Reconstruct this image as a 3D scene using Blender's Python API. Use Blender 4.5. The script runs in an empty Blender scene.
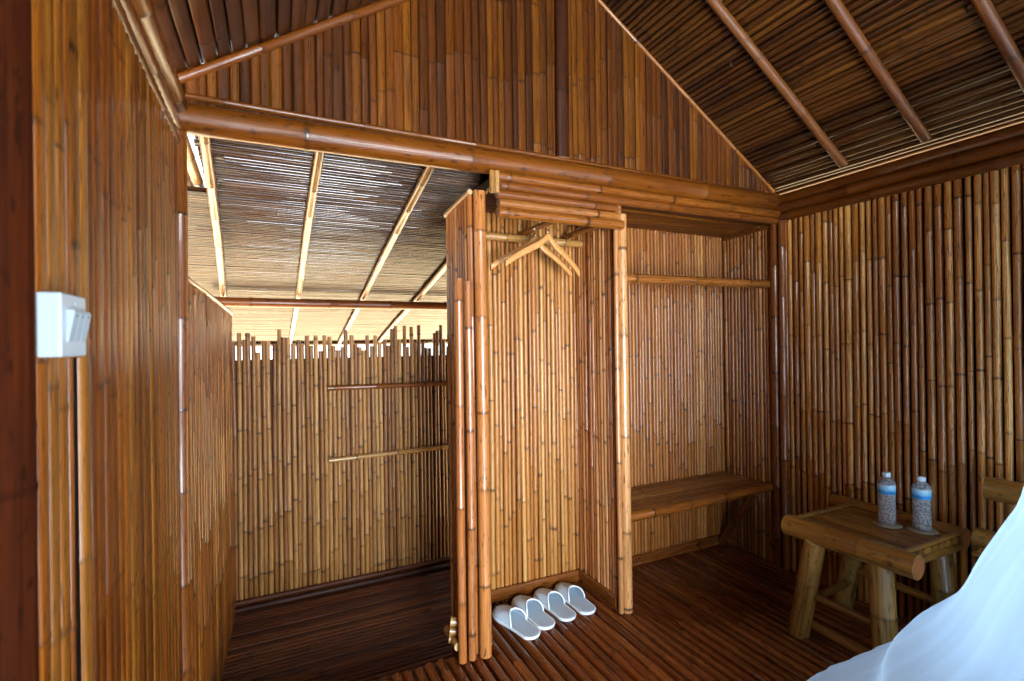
import bpy, bmesh, math, random
import numpy as np
from mathutils import Vector, Matrix
random.seed(11)
scene = bpy.context.scene
COL = scene.collection
PI = math.pi
U = random.uniform
def V(*a): return Vector(a if len(a) > 1 else a[0])

# ------------------------------------------------------------------ materials
def srgb(h):
    h = h.lstrip('#'); o = []
    for i in (0, 2, 4):
        c = int(h[i:i+2], 16) / 255
        o.append(c / 12.92 if c <= .04045 else ((c + .055) / 1.055) ** 2.4)
    return (*o, 1)

class NT:
    def __init__(s, name):
        s.m = bpy.data.materials.new(name); s.m.use_nodes = True
        s.t = s.m.node_tree; s.t.nodes.clear()
        s.out = s.n('ShaderNodeOutputMaterial')
    def n(s, typ, **kw):
        x = s.t.nodes.new(typ)
        for k, v in kw.items(): setattr(x, k, v)
        return x
    def l(s, a, b): s.t.links.new(a, b)
    def mix(s, fac, a, b, mode='MIX'):
        x = s.n('ShaderNodeMix', data_type='RGBA', blend_type=mode)
        for sock, v in ((x.inputs[0], fac), (x.inputs[6], a), (x.inputs[7], b)):
            if hasattr(v, 'links'): s.l(v, sock)
            else: sock.default_value = v
        return x.outputs[2]
    def math(s, op, a, b=0.0, clamp=False):
        x = s.n('ShaderNodeMath', operation=op, use_clamp=clamp)
        for sock, v in ((x.inputs[0], a), (x.inputs[1], b)):
            if hasattr(v, 'links'): s.l(v, sock)
            else: sock.default_value = v
        return x.outputs[0]
    def ramp(s, fac, stops):
        x = s.n('ShaderNodeValToRGB'); e = x.color_ramp.elements
        while len(e) < len(stops): e.new(.5)
        for el, (p, c) in zip(e, stops): el.position = p; el.color = c
        s.l(fac, x.inputs[0]); return x.outputs[0]
    def noise(s, vec, scale, detail=2, rough=.5):
        x = s.n('ShaderNodeTexNoise'); x.inputs['Scale'].default_value = scale
        x.inputs['Detail'].default_value = detail; x.inputs['Roughness'].default_value = rough
        s.l(vec, x.inputs['Vector']); return x.outputs['Fac']
    def scale(s, vec, sc):
        x = s.n('ShaderNodeVectorMath', operation='MULTIPLY'); s.l(vec, x.inputs[0])
        x.inputs[1].default_value = sc; return x.outputs[0]

def bamboo(name, cols, node='#1d0c04', rough=.3, streak=.55, stain=.35, stain_col='#3a1a07', node_amt=.95, bump=.25, spec=.5, coat=.3, gain=1.0, sat=1.0):
    """varnished bamboo: a tone per cane, streaks along the cane, dark node rings, water stains"""
    t = NT(name)
    at = t.n('ShaderNodeAttribute', attribute_name='cane'); vec = at.outputs['Vector']
    a2 = t.n('ShaderNodeAttribute', attribute_name='tone')
    sep = t.n('ShaderNodeSeparateColor'); t.l(a2.outputs['Color'], sep.inputs[0])
    seed, nod, end = sep.outputs
    n = len(cols); 
    def dk(h):
        c = [int(h[i:i+2], 16) * gain for i in (1, 3, 5)]; g = sum(c) / 3
        c = [max(0, g + (q - g) * sat) / 255 for q in c]
        return (*[(((q + .055) / 1.055) ** 2.4) ** 1.13 * .88 for q in c], 1)
    base = t.ramp(seed, [((i + .5) / n, dk(c)) for i, c in enumerate(cols)])
    st = t.noise(t.scale(vec, (6, 6, 3)), 1.5, 3, .6)
    k = t.ramp(st, [(.3, (1 - streak,) * 3 + (1,)), (.7, (1 + streak * .4,) * 3 + (1,))])
    base = t.mix(1.0, base, k, 'MULTIPLY')
    pt = t.noise(t.scale(vec, (1, 1, 3.2)), 1.0, 2, .55)
    pm = t.ramp(pt, [(.50, (0, 0, 0, 1)), (.72, (1, 1, 1, 1))])
    base = t.mix(t.math('MULTIPLY', pm, stain), base, srgb(stain_col))
    sp = t.noise(t.scale(vec, (5, 5, 22)), 1.0, 2, .6)
    sm = t.ramp(sp, [(.60, (0, 0, 0, 1)), (.68, (1, 1, 1, 1))])
    base = t.mix(t.math('MULTIPLY', sm, .7), base, srgb(node))
    nf = t.math('MULTIPLY', nod, node_amt)
    base = t.mix(nf, base, srgb(node))
    base = t.mix(t.math('MULTIPLY', end, .75), base, srgb('#c9a878'))
    p = t.n('ShaderNodeBsdfPrincipled')
    t.l(base, p.inputs['Base Color'])
    r = t.ramp(st, [(.25, (rough * .75,) * 3 + (1,)), (.75, (rough * 1.35,) * 3 + (1,))])
    t.l(r, p.inputs['Roughness'])
    p.inputs['Specular IOR Level'].default_value = spec
    p.inputs['Coat Weight'].default_value = coat
    p.inputs['Coat Roughness'].default_value = .12
    b = t.n('ShaderNodeBump'); b.inputs['Strength'].default_value = bump; b.inputs['Distance'].default_value = .004
    t.l(t.noise(t.scale(vec, (14, 14, 5)), 1.0, 3, .6), b.inputs['Height']); t.l(b.outputs[0], p.inputs['Normal'])
    t.l(p.outputs[0], t.out.inputs[0]); return t.m

def plain(name, col, rough=.5, spec=.5, metal=0.0, noise_amt=.0, noise_scale=40, bump=0.0, trans=0.0, ior=1.45):
    t = NT(name); p = t.n('ShaderNodeBsdfPrincipled')
    c = srgb(col)
    tc = t.n('ShaderNodeTexCoord')
    nz = t.noise(tc.outputs['Object'], noise_scale, 3, .6)
    k = t.ramp(nz, [(.3, (1 - noise_amt,) * 3 + (1,)), (.7, (1, 1, 1, 1))])
    t.l(t.mix(1.0, c, k, 'MULTIPLY'), p.inputs['Base Color'])
    p.inputs['Roughness'].default_value = rough; p.inputs['Metallic'].default_value = metal
    p.inputs['Specular IOR Level'].default_value = spec
    p.inputs['Transmission Weight'].default_value = trans; p.inputs['IOR'].default_value = ior
    if bump:
        b = t.n('ShaderNodeBump'); b.inputs['Strength'].default_value = bump; b.inputs['Distance'].default_value = .003
        t.l(nz, b.inputs['Height']); t.l(b.outputs[0], p.inputs['Normal'])
    t.l(p.outputs[0], t.out.inputs[0]); return t.m

M = {}
M['left'] = bamboo('split bamboo amber', ['#8a4c12', '#a8641c', '#8e5016', '#b67a2c', '#7a4412'], gain=0.97, sat=1.00, rough=.3, stain=.4)
M['gable'] = bamboo('split bamboo russet', ['#653a0f', '#865018', '#704111', '#96601f', '#532f0e', '#7c4915'], gain=0.90, sat=1.15, rough=.32, coat=.15, stain=.45)
M['far'] = bamboo('thin cane straw', ['#a57038', '#c08c4c', '#8c5a28', '#cc9c5c', '#b07c40', '#986230'], gain=1.04, sat=0.95, rough=.44, coat=.1, stain=.35, stain_col='#54300f')
M['closet'] = bamboo('thin cane honey', ['#bb7a36', '#d09048', '#a5641f', '#dba55c', '#c28440', '#ab6c2a'], gain=1.05, sat=0.9, coat=.15, rough=.36, stain=.26, stain_col='#7a4615', streak=.25)
M['niche'] = bamboo('thin cane golden', ['#a5682a', '#bb7c38', '#935520', '#c68c48', '#9c5c22'], gain=1.04, sat=1.0, coat=.15, rough=.36, stain=.3, stain_col='#643510')
M['right'] = bamboo('round cane tan', ['#a8702f', '#c28a48', '#8d5622', '#d09c58', '#b07838', '#985f28'], gain=1.2, sat=1.00, rough=.24, stain=.35, stain_col='#4a2209')
M['floor'] = bamboo('floor pole dark red', ['#7d3c16', '#914a1e', '#6a3012', '#9a5626', '#743814'], gain=0.93, sat=1.00, rough=.25, stain=.4, stain_col='#30110a', node_amt=.6)
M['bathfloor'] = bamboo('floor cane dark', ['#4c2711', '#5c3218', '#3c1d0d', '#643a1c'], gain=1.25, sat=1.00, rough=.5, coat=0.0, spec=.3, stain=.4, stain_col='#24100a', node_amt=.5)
M['roof'] = bamboo('roof cane brown', ['#6a4018', '#7f5222', '#573212', '#8c5e2a', '#4c2b10'], gain=0.84, sat=1.15, rough=.34, coat=.1, stain=.45, stain_col='#3a1c0a')
M['roofleft'] = bamboo('wide split roof bamboo', ['#5c3312', '#6e4018', '#4c290e', '#643812'], rough=.36, stain=.5, coat=.1)
M['bathroof'] = bamboo('roof cane weathered', ['#6e4422', '#85552c', '#573218', '#7a4a24', '#4c2b14'], gain=0.76, sat=0.80, rough=.22, coat=.8, stain=.35, stain_col='#4a2510')
M['pole'] = bamboo('bamboo pole varnished', ['#8f5420', '#a76a2c', '#7c451a', '#b0763a'], rough=.28, stain=.3, streak=.25)
M['rafter'] = bamboo('rafter bamboo dull brown', ['#7c4a1e', '#8c5826'], rough=.42, stain=.4, coat=.1)
M['leanrafter'] = bamboo('lean-to rafter bamboo', ['#8a6236', '#9a7040', '#7c5630'], rough=.26, stain=.4, coat=.4)
M['palepole'] = bamboo('bamboo pole pale', ['#b98c50', '#c79c62', '#a97c44'], rough=.35, stain=.2, streak=.2, stain_col='#7a4a1c')
M['post'] = bamboo('bamboo post orange', ['#a9642a', '#bf7c3e', '#9a5522', '#c58a50'], gain=1.12, sat=0.85, rough=.28, stain=.28, streak=.25)
M['beam'] = bamboo('big bamboo log', ['#7a4412', '#885016', '#6e3c10'], rough=.3, coat=.1, stain=.4, streak=.3, stain_col='#3e1808', node_amt=.6)
M['darkpost'] = bamboo('dark brown post', ['#4a2409', '#542a0b'], rough=.4, coat=.1, stain=.4)
M['redpost'] = bamboo('dark red post', ['#4c2410', '#552913'], rough=.8, coat=0.0, spec=.04, stain=.3, stain_col='#260c05')
M['header'] = bamboo('header pole orange', ['#96581e', '#aa6a28', '#854a18', '#b5773a'], rough=.3, stain=.3)
M['table'] = bamboo('table bamboo', ['#7e5724', '#8f662e', '#6d481c'], gain=1.22, rough=.34, stain=.35, stain_col='#4a2c0e', node='#2a1506')
M['tableleg'] = bamboo('table leg bamboo', ['#94713a', '#a07c44', '#86622e'], gain=1.2, rough=.30, stain=.35, stain_col='#573512', node='#33200c')
M['dark'] = plain('shadowed backing boards', '#1c0d06', .8, .2, noise_amt=.3)
M['brown'] = plain('brown backing canes', '#4f3018', .7, .3, noise_amt=.4)
M['thatch'] = plain('palm thatch', '#3a2413', .9, .1, noise_amt=.5, bump=.3)
M['redend'] = plain('cut log end', '#9a5a2c', .6, .3, noise_amt=.35, noise_scale=60)
M['white'] = plain('white switch plastic', '#b3c2cb', .32, .5)
M['offwhite'] = plain('grey switch plastic', '#a6b6c0', .35, .5)
M['green'] = plain('green dot', '#1c6a58', .4)
M['hanger'] = plain('pale beech', '#c98d50', .35, .5, noise_amt=.18, noise_scale=30)
M['steel'] = plain('steel wire', '#c8c8c8', .22, .5, 1.0)
M['slip'] = plain('white towelling', '#c0cfda', .9, .2, noise_amt=.1, noise_scale=220, bump=.4)
M['insole'] = plain('grey insole fabric', '#b4c4d0', .9, .2, noise_amt=.12, noise_scale=160, bump=.4)
M['pipe'] = plain('white piping', '#e0e9ee', .7, .3)
M['sole'] = plain('slipper rubber', '#cfd4d6', .7, .3)
M['cap'] = plain('pale blue cap', '#d4e8f4', .35, .5)
M['coaster'] = plain('woven straw', '#a99a80', .8, .2, noise_amt=.5, noise_scale=180, bump=.5)
M['sheet'] = plain('white bed linen', '#eef3f6', .85, .2, noise_amt=.05, noise_scale=8)
M['sand'] = plain('pale sand', '#cdbb98', .95, .1, noise_amt=.15, noise_scale=2)

def net_mat():
    t = NT('sheer mosquito netting')
    tc = t.n('ShaderNodeAttribute', attribute_name='cane')
    nz = t.noise(t.scale(tc.outputs['Vector'], (14, 1.2, 1)), 1.0, 2, .5)
    d = t.n('ShaderNodeBsdfDiffuse'); d.inputs[0].default_value = srgb('#cfe8fc')
    tl = t.n('ShaderNodeBsdfTranslucent'); tl.inputs[0].default_value = srgb('#cfe8fc')
    tr = t.n('ShaderNodeBsdfTransparent'); tr.inputs[0].default_value = (1, 1, 1, 1)
    m1 = t.n('ShaderNodeMixShader'); m1.inputs[0].default_value = .5
    t.l(d.outputs[0], m1.inputs[1]); t.l(tl.outputs[0], m1.inputs[2])
    fac = t.ramp(nz, [(.3, (.70, .70, .70, 1)), (.7, (.86, .86, .86, 1))])
    m2 = t.n('ShaderNodeMixShader'); t.l(fac, m2.inputs[0])
    t.l(tr.outputs[0], m2.inputs[1]); t.l(m1.outputs[0], m2.inputs[2])
    t.l(m2.outputs[0], t.out.inputs[0]); return t.m
M['net'] = net_mat()

def water_mat():
    t = NT('clear bottled water'); g = t.n('ShaderNodeBsdfPrincipled')
    g.inputs['Base Color'].default_value = (.93, .97, 1, 1); g.inputs['Roughness'].default_value = .04
    g.inputs['Transmission Weight'].default_value = 1; g.inputs['IOR'].default_value = 1.33
    tc = t.n('ShaderNodeTexCoord'); vo = t.n('ShaderNodeTexVoronoi'); vo.inputs['Scale'].default_value = 120; t.l(tc.outputs['Object'], vo.inputs['Vector'])
    b = t.n('ShaderNodeBump'); b.inputs['Strength'].default_value = .8; b.inputs['Distance'].default_value = .006
    t.l(vo.outputs['Distance'], b.inputs['Height']); t.l(b.outputs[0], g.inputs['Normal'])
    tl = t.n('ShaderNodeBsdfTranslucent'); tl.inputs[0].default_value = (.95, .98, 1, 1)
    df = t.n('ShaderNodeBsdfDiffuse'); df.inputs[0].default_value = (.95, .98, 1, 1)
    a1 = t.n('ShaderNodeMixShader'); t.l(tl.outputs[0], a1.inputs[1]); t.l(df.outputs[0], a1.inputs[2])
    a2 = t.n('ShaderNodeMixShader'); t.l(t.ramp(vo.outputs['Distance'], [(.2, (.20, .20, .20, 1)), (.6, (.52, .52, .52, 1))]), a2.inputs[0])  # white diffuse speckles stand in for glints and brighten the water
    t.l(g.outputs[0], a2.inputs[1]); t.l(a1.outputs[0], a2.inputs[2])
    t.l(a2.outputs[0], t.out.inputs[0]); return t.m
M['water'] = water_mat()

def label_mat():
    t = NT('blue bottle label'); p = t.n('ShaderNodeBsdfPrincipled')
    tc = t.n('ShaderNodeTexCoord'); sp = t.n('ShaderNodeSeparateXYZ'); t.l(tc.outputs['Object'], sp.inputs[0])
    nz = t.noise(t.scale(tc.outputs['Object'], (60, 60, 40)), 1.0, 2)
    z = t.math('ADD', sp.outputs[2], t.math('MULTIPLY', nz, .014))
    h = t.math('DIVIDE', t.math('SUBTRACT', z, .128), .06, True)
    c = t.ramp(h, [(0, srgb('#bfe4f6')), (.16, srgb('#2f8fd0')), (.34, srgb('#2a86cc')), (.42, srgb('#7cc8ea')), (.72, srgb('#bfe6f2')), (1, srgb('#9ed4ee'))])
    t.l(c, p.inputs['Base Color']); p.inputs['Roughness'].default_value = .3
    t.l(p.outputs[0], t.out.inputs[0]); return t.m
M['label'] = label_mat()

# ------------------------------------------------------------------ mesh builder
class MB:
    def __init__(s): s.v = []; s.f = []; s.c = []; s.t = []; s.mi = []; s.slot = 0; s.sm = []
    def add(s, vs, fs, cane=None, tone=None, smooth=True):
        o = len(s.v); s.v += [tuple(x) for x in vs]
        s.f += [tuple(i + o for i in f) for f in fs]
        s.mi += [s.slot] * len(fs); s.sm += [smooth] * len(fs)
        sd = random.random()
        s.c += cane or [(sd * 60 + x[0], x[1], x[2]) for x in vs]
        s.t += tone or [(sd, 0, 0, 1)] * len(vs)
    def cane(s, p0, p1, a, b=None, nrm=None, gap=.3, sides=8, phase=None, seed=None, half=False, bend=.003, node=1.0,
             bulge=1.09, taper=1.0, flat=2.0, cap=1.0, nw=.009):
        """one bamboo: rings at the ends and at each node"""
        p0 = V(p0); p1 = V(p1); b = b or a; ax = p1 - p0; L = ax.length; ax = ax.normalized()
        if nrm is None: nrm = V(0, 0, 1) if abs(ax.z) < .9 else V(0, -1, 0)
        nrm = V(nrm); nrm = (nrm - ax * nrm.dot(ax)).normalized(); sd_ = ax.cross(nrm)
        seed = random.random() if seed is None else seed
        big = random.random() * 60
        phase = U(0, gap) if phase is None else phase % gap
        st = [(0, 1, 0)]
        q = phase
        while q < L - nw * 1.8:
            if q > nw * 1.8:
                k_ = U(.7, 1.7); kn = node * U(.45, 1); st += [(q - nw * k_, 1, 0), (q - nw * .3, bulge, kn), (q + nw * .3, bulge, kn * .8), (q + nw * k_, 1, 0)]
            q += gap * U(.85, 1.15)
        st.append((L, 1, 0))
        if bend:
            more = []
            for (u, _, _), (w, _, _) in zip(st, st[1:]):
                if w - u > .3: more.append(((u + w) / 2, 1, 0))
            st = sorted(st + more)
        ang = [(PI * i / (sides - 1) if half else 2 * PI * i / sides) for i in range(sides)]
        f1, f2 = U(1.5, 4), U(0, 6)
        vs, cn, tn = [], [], []
        for (u, k, nd) in st:
            tp = 1 + (taper - 1) * u / L
            c = p0 + ax * u + sd_ * (bend * math.sin(f1 * u + f2)) + nrm * (bend * .4 * math.cos(f1 * u * 1.3 + f2))
            for t in ang:
                ct, sn = math.cos(t), math.sin(t)
                e = 2 / flat
                x = math.copysign(abs(ct) ** e, ct); y = math.copysign(abs(sn) ** e, sn)
                vs.append(c + (sd_ * (x * a) + nrm * (y * b)) * (k * tp))
                cn.append((big + ct * .5, sn * .5, u)); tn.append((seed, nd, 0, 1))
        fs = []; n = sides
        for i in range(len(st) - 1):
            for j in range(n - 1 if half else n):
                j2 = (j + 1) % n
                fs.append((i * n + j, i * n + j2, (i + 1) * n + j2, (i + 1) * n + j))
        s.add(vs, fs, cn, tn)
        for k, base in ((0, 0), (1, (len(st) - 1) * n)):
            idx = [base + j for j in range(n)]
            vv = [vs[i] for i in idx]
            s.add(vv, [tuple(range(n)) if k else tuple(reversed(range(n)))], [cn[i] for i in idx], [(seed, 0, cap, 1)] * n, smooth=False)
    def box(s, lo, hi, slot=None):
        keep = s.slot
        if slot is not None: s.slot = slot
        (x0, y0, z0), (x1, y1, z1) = lo, hi
        vs = [(x0, y0, z0), (x1, y0, z0), (x1, y1, z0), (x0, y1, z0), (x0, y0, z1), (x1, y0, z1), (x1, y1, z1), (x0, y1, z1)]
        s.add(vs, [(3, 2, 1, 0), (4, 5, 6, 7), (0, 1, 5, 4), (1, 2, 6, 5), (2, 3, 7, 6), (3, 0, 4, 7)], smooth=False)
        s.slot = keep
    def prism(s, pts, d, slot=None):
        keep = s.slot
        if slot is not None: s.slot = slot
        pts = [V(p) for p in pts]; n = len(pts); vs = pts + [p + V(d) for p in pts]
        fs = [tuple(reversed(range(n))), tuple(range(n, 2 * n))] + [(i, (i + 1) % n, n + (i + 1) % n, n + i) for i in range(n)]
        s.add(vs, fs, smooth=False); s.slot = keep
    def lathe(s, prof, c=(0, 0, 0), n=20, cap=True):
        vs = []; c = V(c)
        for r, z in prof:
            for i in range(n): vs.append(c + V(r * math.cos(2 * PI * i / n), r * math.sin(2 * PI * i / n), z))
        fs = [(k * n + i, k * n + (i + 1) % n, (k + 1) * n + (i + 1) % n, (k + 1) * n + i) for k in range(len(prof) - 1) for i in range(n)]
        if cap: fs += [tuple(reversed(range(n))), tuple(range((len(prof) - 1) * n, len(prof) * n))]
        s.add(vs, fs)
    def tube(s, pts, r, n=8, closed=False):
        pts = [V(p) for p in pts]; m = len(pts); vs = []
        prev = None
        for i, p in enumerate(pts):
            a = pts[(i - 1) % m] if closed or i else p; b = pts[(i + 1) % m] if closed or i < m - 1 else p
            d = (b - a).normalized()
            u = prev if prev is not None else (V(0, 0, 1) if abs(d.z) < .9 else V(1, 0, 0))
            u = (u - d * u.dot(d)).normalized(); prev = u; w = d.cross(u)
            rr = r[i] if isinstance(r, (list, tuple)) else r
            for k in range(n): vs.append(p + (u * math.cos(2 * PI * k / n) + w * math.sin(2 * PI * k / n)) * rr)
        fs = []
        for i in range(m if closed else m - 1):
            j = (i + 1) % m
            fs += [(i * n + k, i * n + (k + 1) % n, j * n + (k + 1) % n, j * n + k) for k in range(n)]
        if not closed: fs += [tuple(reversed(range(n))), tuple(range((m - 1) * n, m * n))]
        s.add(vs, fs)
    def grid(s, rows, cane=None, closed=False):
        m = len(rows[0]); vs = [p for r in rows for p in r]
        fs = []
        for i in range(len(rows) - 1):
            for j in range(m if closed else m - 1):
                j2 = (j + 1) % m
                fs.append((i * m + j, i * m + j2, (i + 1) * m + j2, (i + 1) * m + j))
        s.add(vs, fs, cane)
    def build(s, name, mats, parent=None, origin=None):
        me = bpy.data.meshes.new(name)
        o = V(origin) if origin is not None else None
        vs = [tuple(V(v) - o) for v in s.v] if o is not None else s.v
        me.from_pydata(vs, [], s.f); 
        a = me.attributes.new('cane', 'FLOAT_VECTOR', 'POINT'); a.data.foreach_set('vector', np.array(s.c, dtype=np.float32).ravel())
        a = me.attributes.new('tone', 'FLOAT_COLOR', 'POINT'); a.data.foreach_set('color', np.array(s.t, dtype=np.float32).ravel())
        me.polygons.foreach_set('use_smooth', s.sm); me.polygons.foreach_set('material_index', s.mi)
        for m in (mats if isinstance(mats, (list, tuple)) else [mats]): me.materials.append(m)
        bm = bmesh.new(); bm.from_mesh(me); bmesh.ops.recalc_face_normals(bm, faces=bm.faces); bm.to_mesh(me); bm.free()
        me.update()
        ob = bpy.data.objects.new(name, me); COL.objects.link(ob)
        if o is not None: ob.location = o
        if parent is not None: ob.parent = parent
        return ob

def tag(o, label, cat, group=None):
    o['label'] = label; o['category'] = cat
    if group: o['group'] = group
    return o
def struct(o, label):
    o['kind'] = 'structure'; o['label'] = label; return o
def thing(name, label, cat, loc=(0, 0, 0), group=None, rz=0.0, tilt=0.0):
    o = bpy.data.objects.new(name, None); COL.objects.link(o); o.location = loc; o.rotation_euler = (0, tilt, rz)
    o.empty_display_size = .05
    return tag(o, label, cat, group)
def copy_tree(o, parent=None):
    c = o.copy(); COL.objects.link(c)
    if parent is not None: c.parent = parent
    for ch in list(o.children): copy_tree(ch, c)
    return c
def pole(name, p0, p1, r, mat, label=None, cat=None, group=None, parent=None, **kw):
    m = MB(); kw.setdefault('sides', 14); kw.setdefault('bulge', 1.06); kw.setdefault('gap', .33)
    m.cane(p0, p1, r, **kw)
    o = m.build(name, mat, parent, origin=p0 if parent is None else None)
    if label: tag(o, label, cat, group)
    return o

class Phases:
    """neighbouring canes are often split from one culm, so their nodes run on in short rows"""
    def __init__(s, gap, keep=.65, drift=.012): s.g = gap; s.k = keep; s.d = drift; s.p = U(0, gap)
    def __call__(s):
        if random.random() > s.k: s.p = U(0, s.g)
        else: s.p += U(-s.d, s.d) * .6
        return s.p

# ------------------------------------------------------------------ setting
LX, RX = -.275, 2.62          # inner faces of the side walls
BY = 1.95                     # plane of the big beam and gable
REAR = -1.5
# --- platform floor
m = MB(); ph = Phases(.42, .2)
x = LX - .02
while x < RX + .06:
    r = U(.0195, .0235); x += r
    end = 1.985 + U(-.012, .012) if x < .775 else 2.335
    m.cane((x, end, -r), (x, REAR, -r), r, gap=.42, phase=ph(), bend=.002, sides=10, bulge=1.06, cap=.9)
    x += r + U(.002, .006)
m.box((LX - .05, REAR, -.10), (.77, 1.94, -.05), 1); m.box((.77, REAR, -.10), (RX + .05, 2.33, -.05), 1)
m.box((LX - .02, 1.86, -.30), (RX + .05, 1.90, -.05), 1)
struct(m.build('floor', [M['floor'], M['dark']]), 'raised sleeping platform floor of dark red bamboo poles')
# --- sunken bathroom floor
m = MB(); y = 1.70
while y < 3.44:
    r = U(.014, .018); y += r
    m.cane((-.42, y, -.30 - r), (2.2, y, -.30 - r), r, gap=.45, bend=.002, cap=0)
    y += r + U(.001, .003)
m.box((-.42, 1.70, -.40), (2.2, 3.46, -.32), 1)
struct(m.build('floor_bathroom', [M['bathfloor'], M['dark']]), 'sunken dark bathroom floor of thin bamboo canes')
# --- left wall of the bedroom, split flattened bamboo
m = MB(); ph = Phases(.36, .75, .03); y = REAR; gapped = False
while y < 1.925:
    w = U(.013, .024)
    if .91 < y < .955 and y + 2 * w > .955: w = (.955 - y) / 2
    y += w
    if y + w > 1.935: break
    if .955 < y < .99 and not gapped: gapped = True; m.cane((LX, .976, 1.285), (LX, .976, 2.0), .019, .008, nrm=(1, 0, 0), half=True, sides=7, flat=2.6); y = max(y, .997 + w)
    m.cane((LX, y, -.08), (LX, y, 2.0), w, .008, nrm=(1, 0, 0), gap=.36, phase=ph(), half=True, sides=7, flat=2.6, bend=.002, nw=.006, node=.8)
    y += w + (U(.0005, .002) if random.random() > .06 else .006)
m.box((LX - .05, REAR, -.08), (LX - .004, 1.93, 2.0), 1)
struct(m.build('wall_left', [M['left'], M['dark']]), 'amber split bamboo wall carrying the light switch')
# posts and plates on the left
m = MB(); m.cane((-.272, 1.94, -.3), (-.272, 1.94, 2.0), .023, sides=14, gap=.3, bulge=1.05)
struct(m.build('trim_1', M['pole']), 'varnished bamboo end post of the left wall')
m = MB(); m.cane((LX, .742, 0), (LX, .742, 2.0), .032, sides=18, gap=.9, bulge=1.03, bend=0)
struct(m.build('trim_2', M['redpost']), 'dark red round door post at the near end of the left wall')
m = MB(); x = -.268  # unseen cane panel, added to hold daylight off the left wall
while x < .12:
    r = U(.012, .016); x += r; m.cane((x, -.40, .02), (x, -.40, 1.95), r, gap=.36, bend=.002); x += r + .001
m.box((-.268, -.42, .02), (.12, -.405, 1.95), 1)
struct(m.build('shade_panel', [M['left'], M['dark']]), 'cane panel added behind the camera to shade the left wall and switch')
m = MB(); m.box((LX - .03, .37, -.05), (-.187, .44, 2.0))  # unseen upright, added to cast shade along the near left wall
struct(m.build('shade_upright', M['redpost']), 'dark upright added out of view to shade the near left wall')
m = MB()
m.cane((LX + .01, REAR, 2.075), (LX + .01, 1.93, 2.075), .030, sides=16, gap=.4)
struct(m.build('trim_3', M['beam']), 'round bamboo wall plate along the top of the left wall')
m = MB()
m.cane((LX, REAR, 2.015), (LX, 1.92, 2.015), .024, .02, nrm=(1, 0, 0), half=True, sides=9, gap=.4)
m.cane((LX, REAR, 1.972), (LX, 1.92, 1.972), .018, .014, nrm=(1, 0, 0), half=True, sides=9, gap=.4)
struct(m.build('trim_4', M['beam']), 'split bamboo strips under the left wall plate')
# --- left wall of the bathroom (half height, open above)
bx0, by0, bx1, by1 = -.268, 1.97, -.215, 3.42
def bwall(t): return bx0 + (bx1 - bx0) * t, by0 + (by1 - by0) * t
m = MB(); ph = Phases(.3, .6, .02); L = by1 - by0; d = 0
while d < L - .01:
    r = U(.013, .017); d += r
    X, Y = bwall(min(1, d / L)); z1 = 1.525 - .045 * d / L
    m.cane((X - r, Y, -.32), (X - r, Y, z1), r, gap=.33, phase=ph(), bend=.0025)
    d += r + U(0, .003)
m.prism([(bx0 - .05, by0, -.32), (bx1 - .05, by1, -.32), (bx1 - .032, by1, -.32), (bx0 - .032, by0, -.32)], (0, 0, 1.76), 1)
struct(m.build('wall_bathroom_left', [M['left'], M['dark']]), 'half height bamboo wall on the left of the bathroom')
m = MB(); m.cane((bx0 - .012, by0 - .02, 1.538), (bx1 - .012, by1 + .04, 1.493), .020, .012, nrm=(0, 0, 1), gap=.4, sides=10)
struct(m.build('trim_5', M['pole']), 'bamboo cap strip on the low bathroom wall')
# --- far wall of the bathroom: a picket of canes with ragged tops
FY = 3.41
m = MB(); ph = Phases(.3, .5, .03); x = -.30; i = 0
while x < 2.2:
    r = U(.0125, .0145); x += r
    tall = random.random() < .42
    z1 = 1.375 + U(-.035, .03) + .02 * x if tall else U(1.255, 1.335)
    m.cane((x, FY + r, -.32), (x + U(-.006, .006), FY + r + (0 if not tall else -.004), z1), r, gap=.31, phase=ph(), bend=.003, cap=.6)
    x += r + U(-.0012, .0010); i += 1
m.box((-.30, FY + .020, -.32), (2.2, FY + .045, 1.21), 1)
struct(m.build('wall_bathroom_far', [M['far'], M['brown']]), 'picket wall of thin straw coloured canes at the back of the bathroom')
m = MB()
m.cane((-.24, FY - .016, -.275), (2.2, FY - .016, -.275), .020, gap=.5, sides=12)
m.cane((-.24, FY - .012, -.235), (2.2, FY - .012, -.235), .016, gap=.5, sides=12)
struct(m.build('baseboard_bathroom', M['bathfloor']), 'two dark bamboo poles along the foot of the picket wall')
# --- gable above the beam
GY = 1.985
def zl(x): return 2.192 + .64 * (x + .291)
def zr(x): return 2.153 + .64 * (2.68 - x)
RIDX = (2.153 + .64 * 2.68 - 2.192 - .64 * .291) / 1.28
RIDZ = zl(RIDX)
m = MB(); ph = Phases(.36, .6, .03); x = -.30
while x < 2.69:
    w = U(.012, .020); x += w
    zt = min(zl(x), zr(x)) + .01
    if zt > 2.12:
        m.cane((x, GY, 2.10), (x, GY, zt), w, .006, nrm=(0, -1, 0), gap=.36, phase=ph(), half=True, sides=7, flat=2.4, bend=.002, nw=.006)
    x += w + (U(.0005, .002) if random.random() > .08 else .005)
m.prism([(-.32, GY + .004, 2.10), (2.70, GY + .004, 2.10), (2.70, GY + .004, zr(2.70)), (RIDX, GY + .004, RIDZ), (-.32, GY + .004, zl(-.32))], (0, .03, 0), 1)
struct(m.build('wall_gable', [M['gable'], M['dark']]), 'russet split bamboo gable above the big beam')
m = MB()
m.cane((-.29, GY - .012, 2.135), (2.64, GY - .012, 2.135), .016, .012, gap=.5, sides=10)
struct(m.build('trim_6', M['beam']), 'split bamboo strip lying on top of the big beam')
m = MB()
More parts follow.
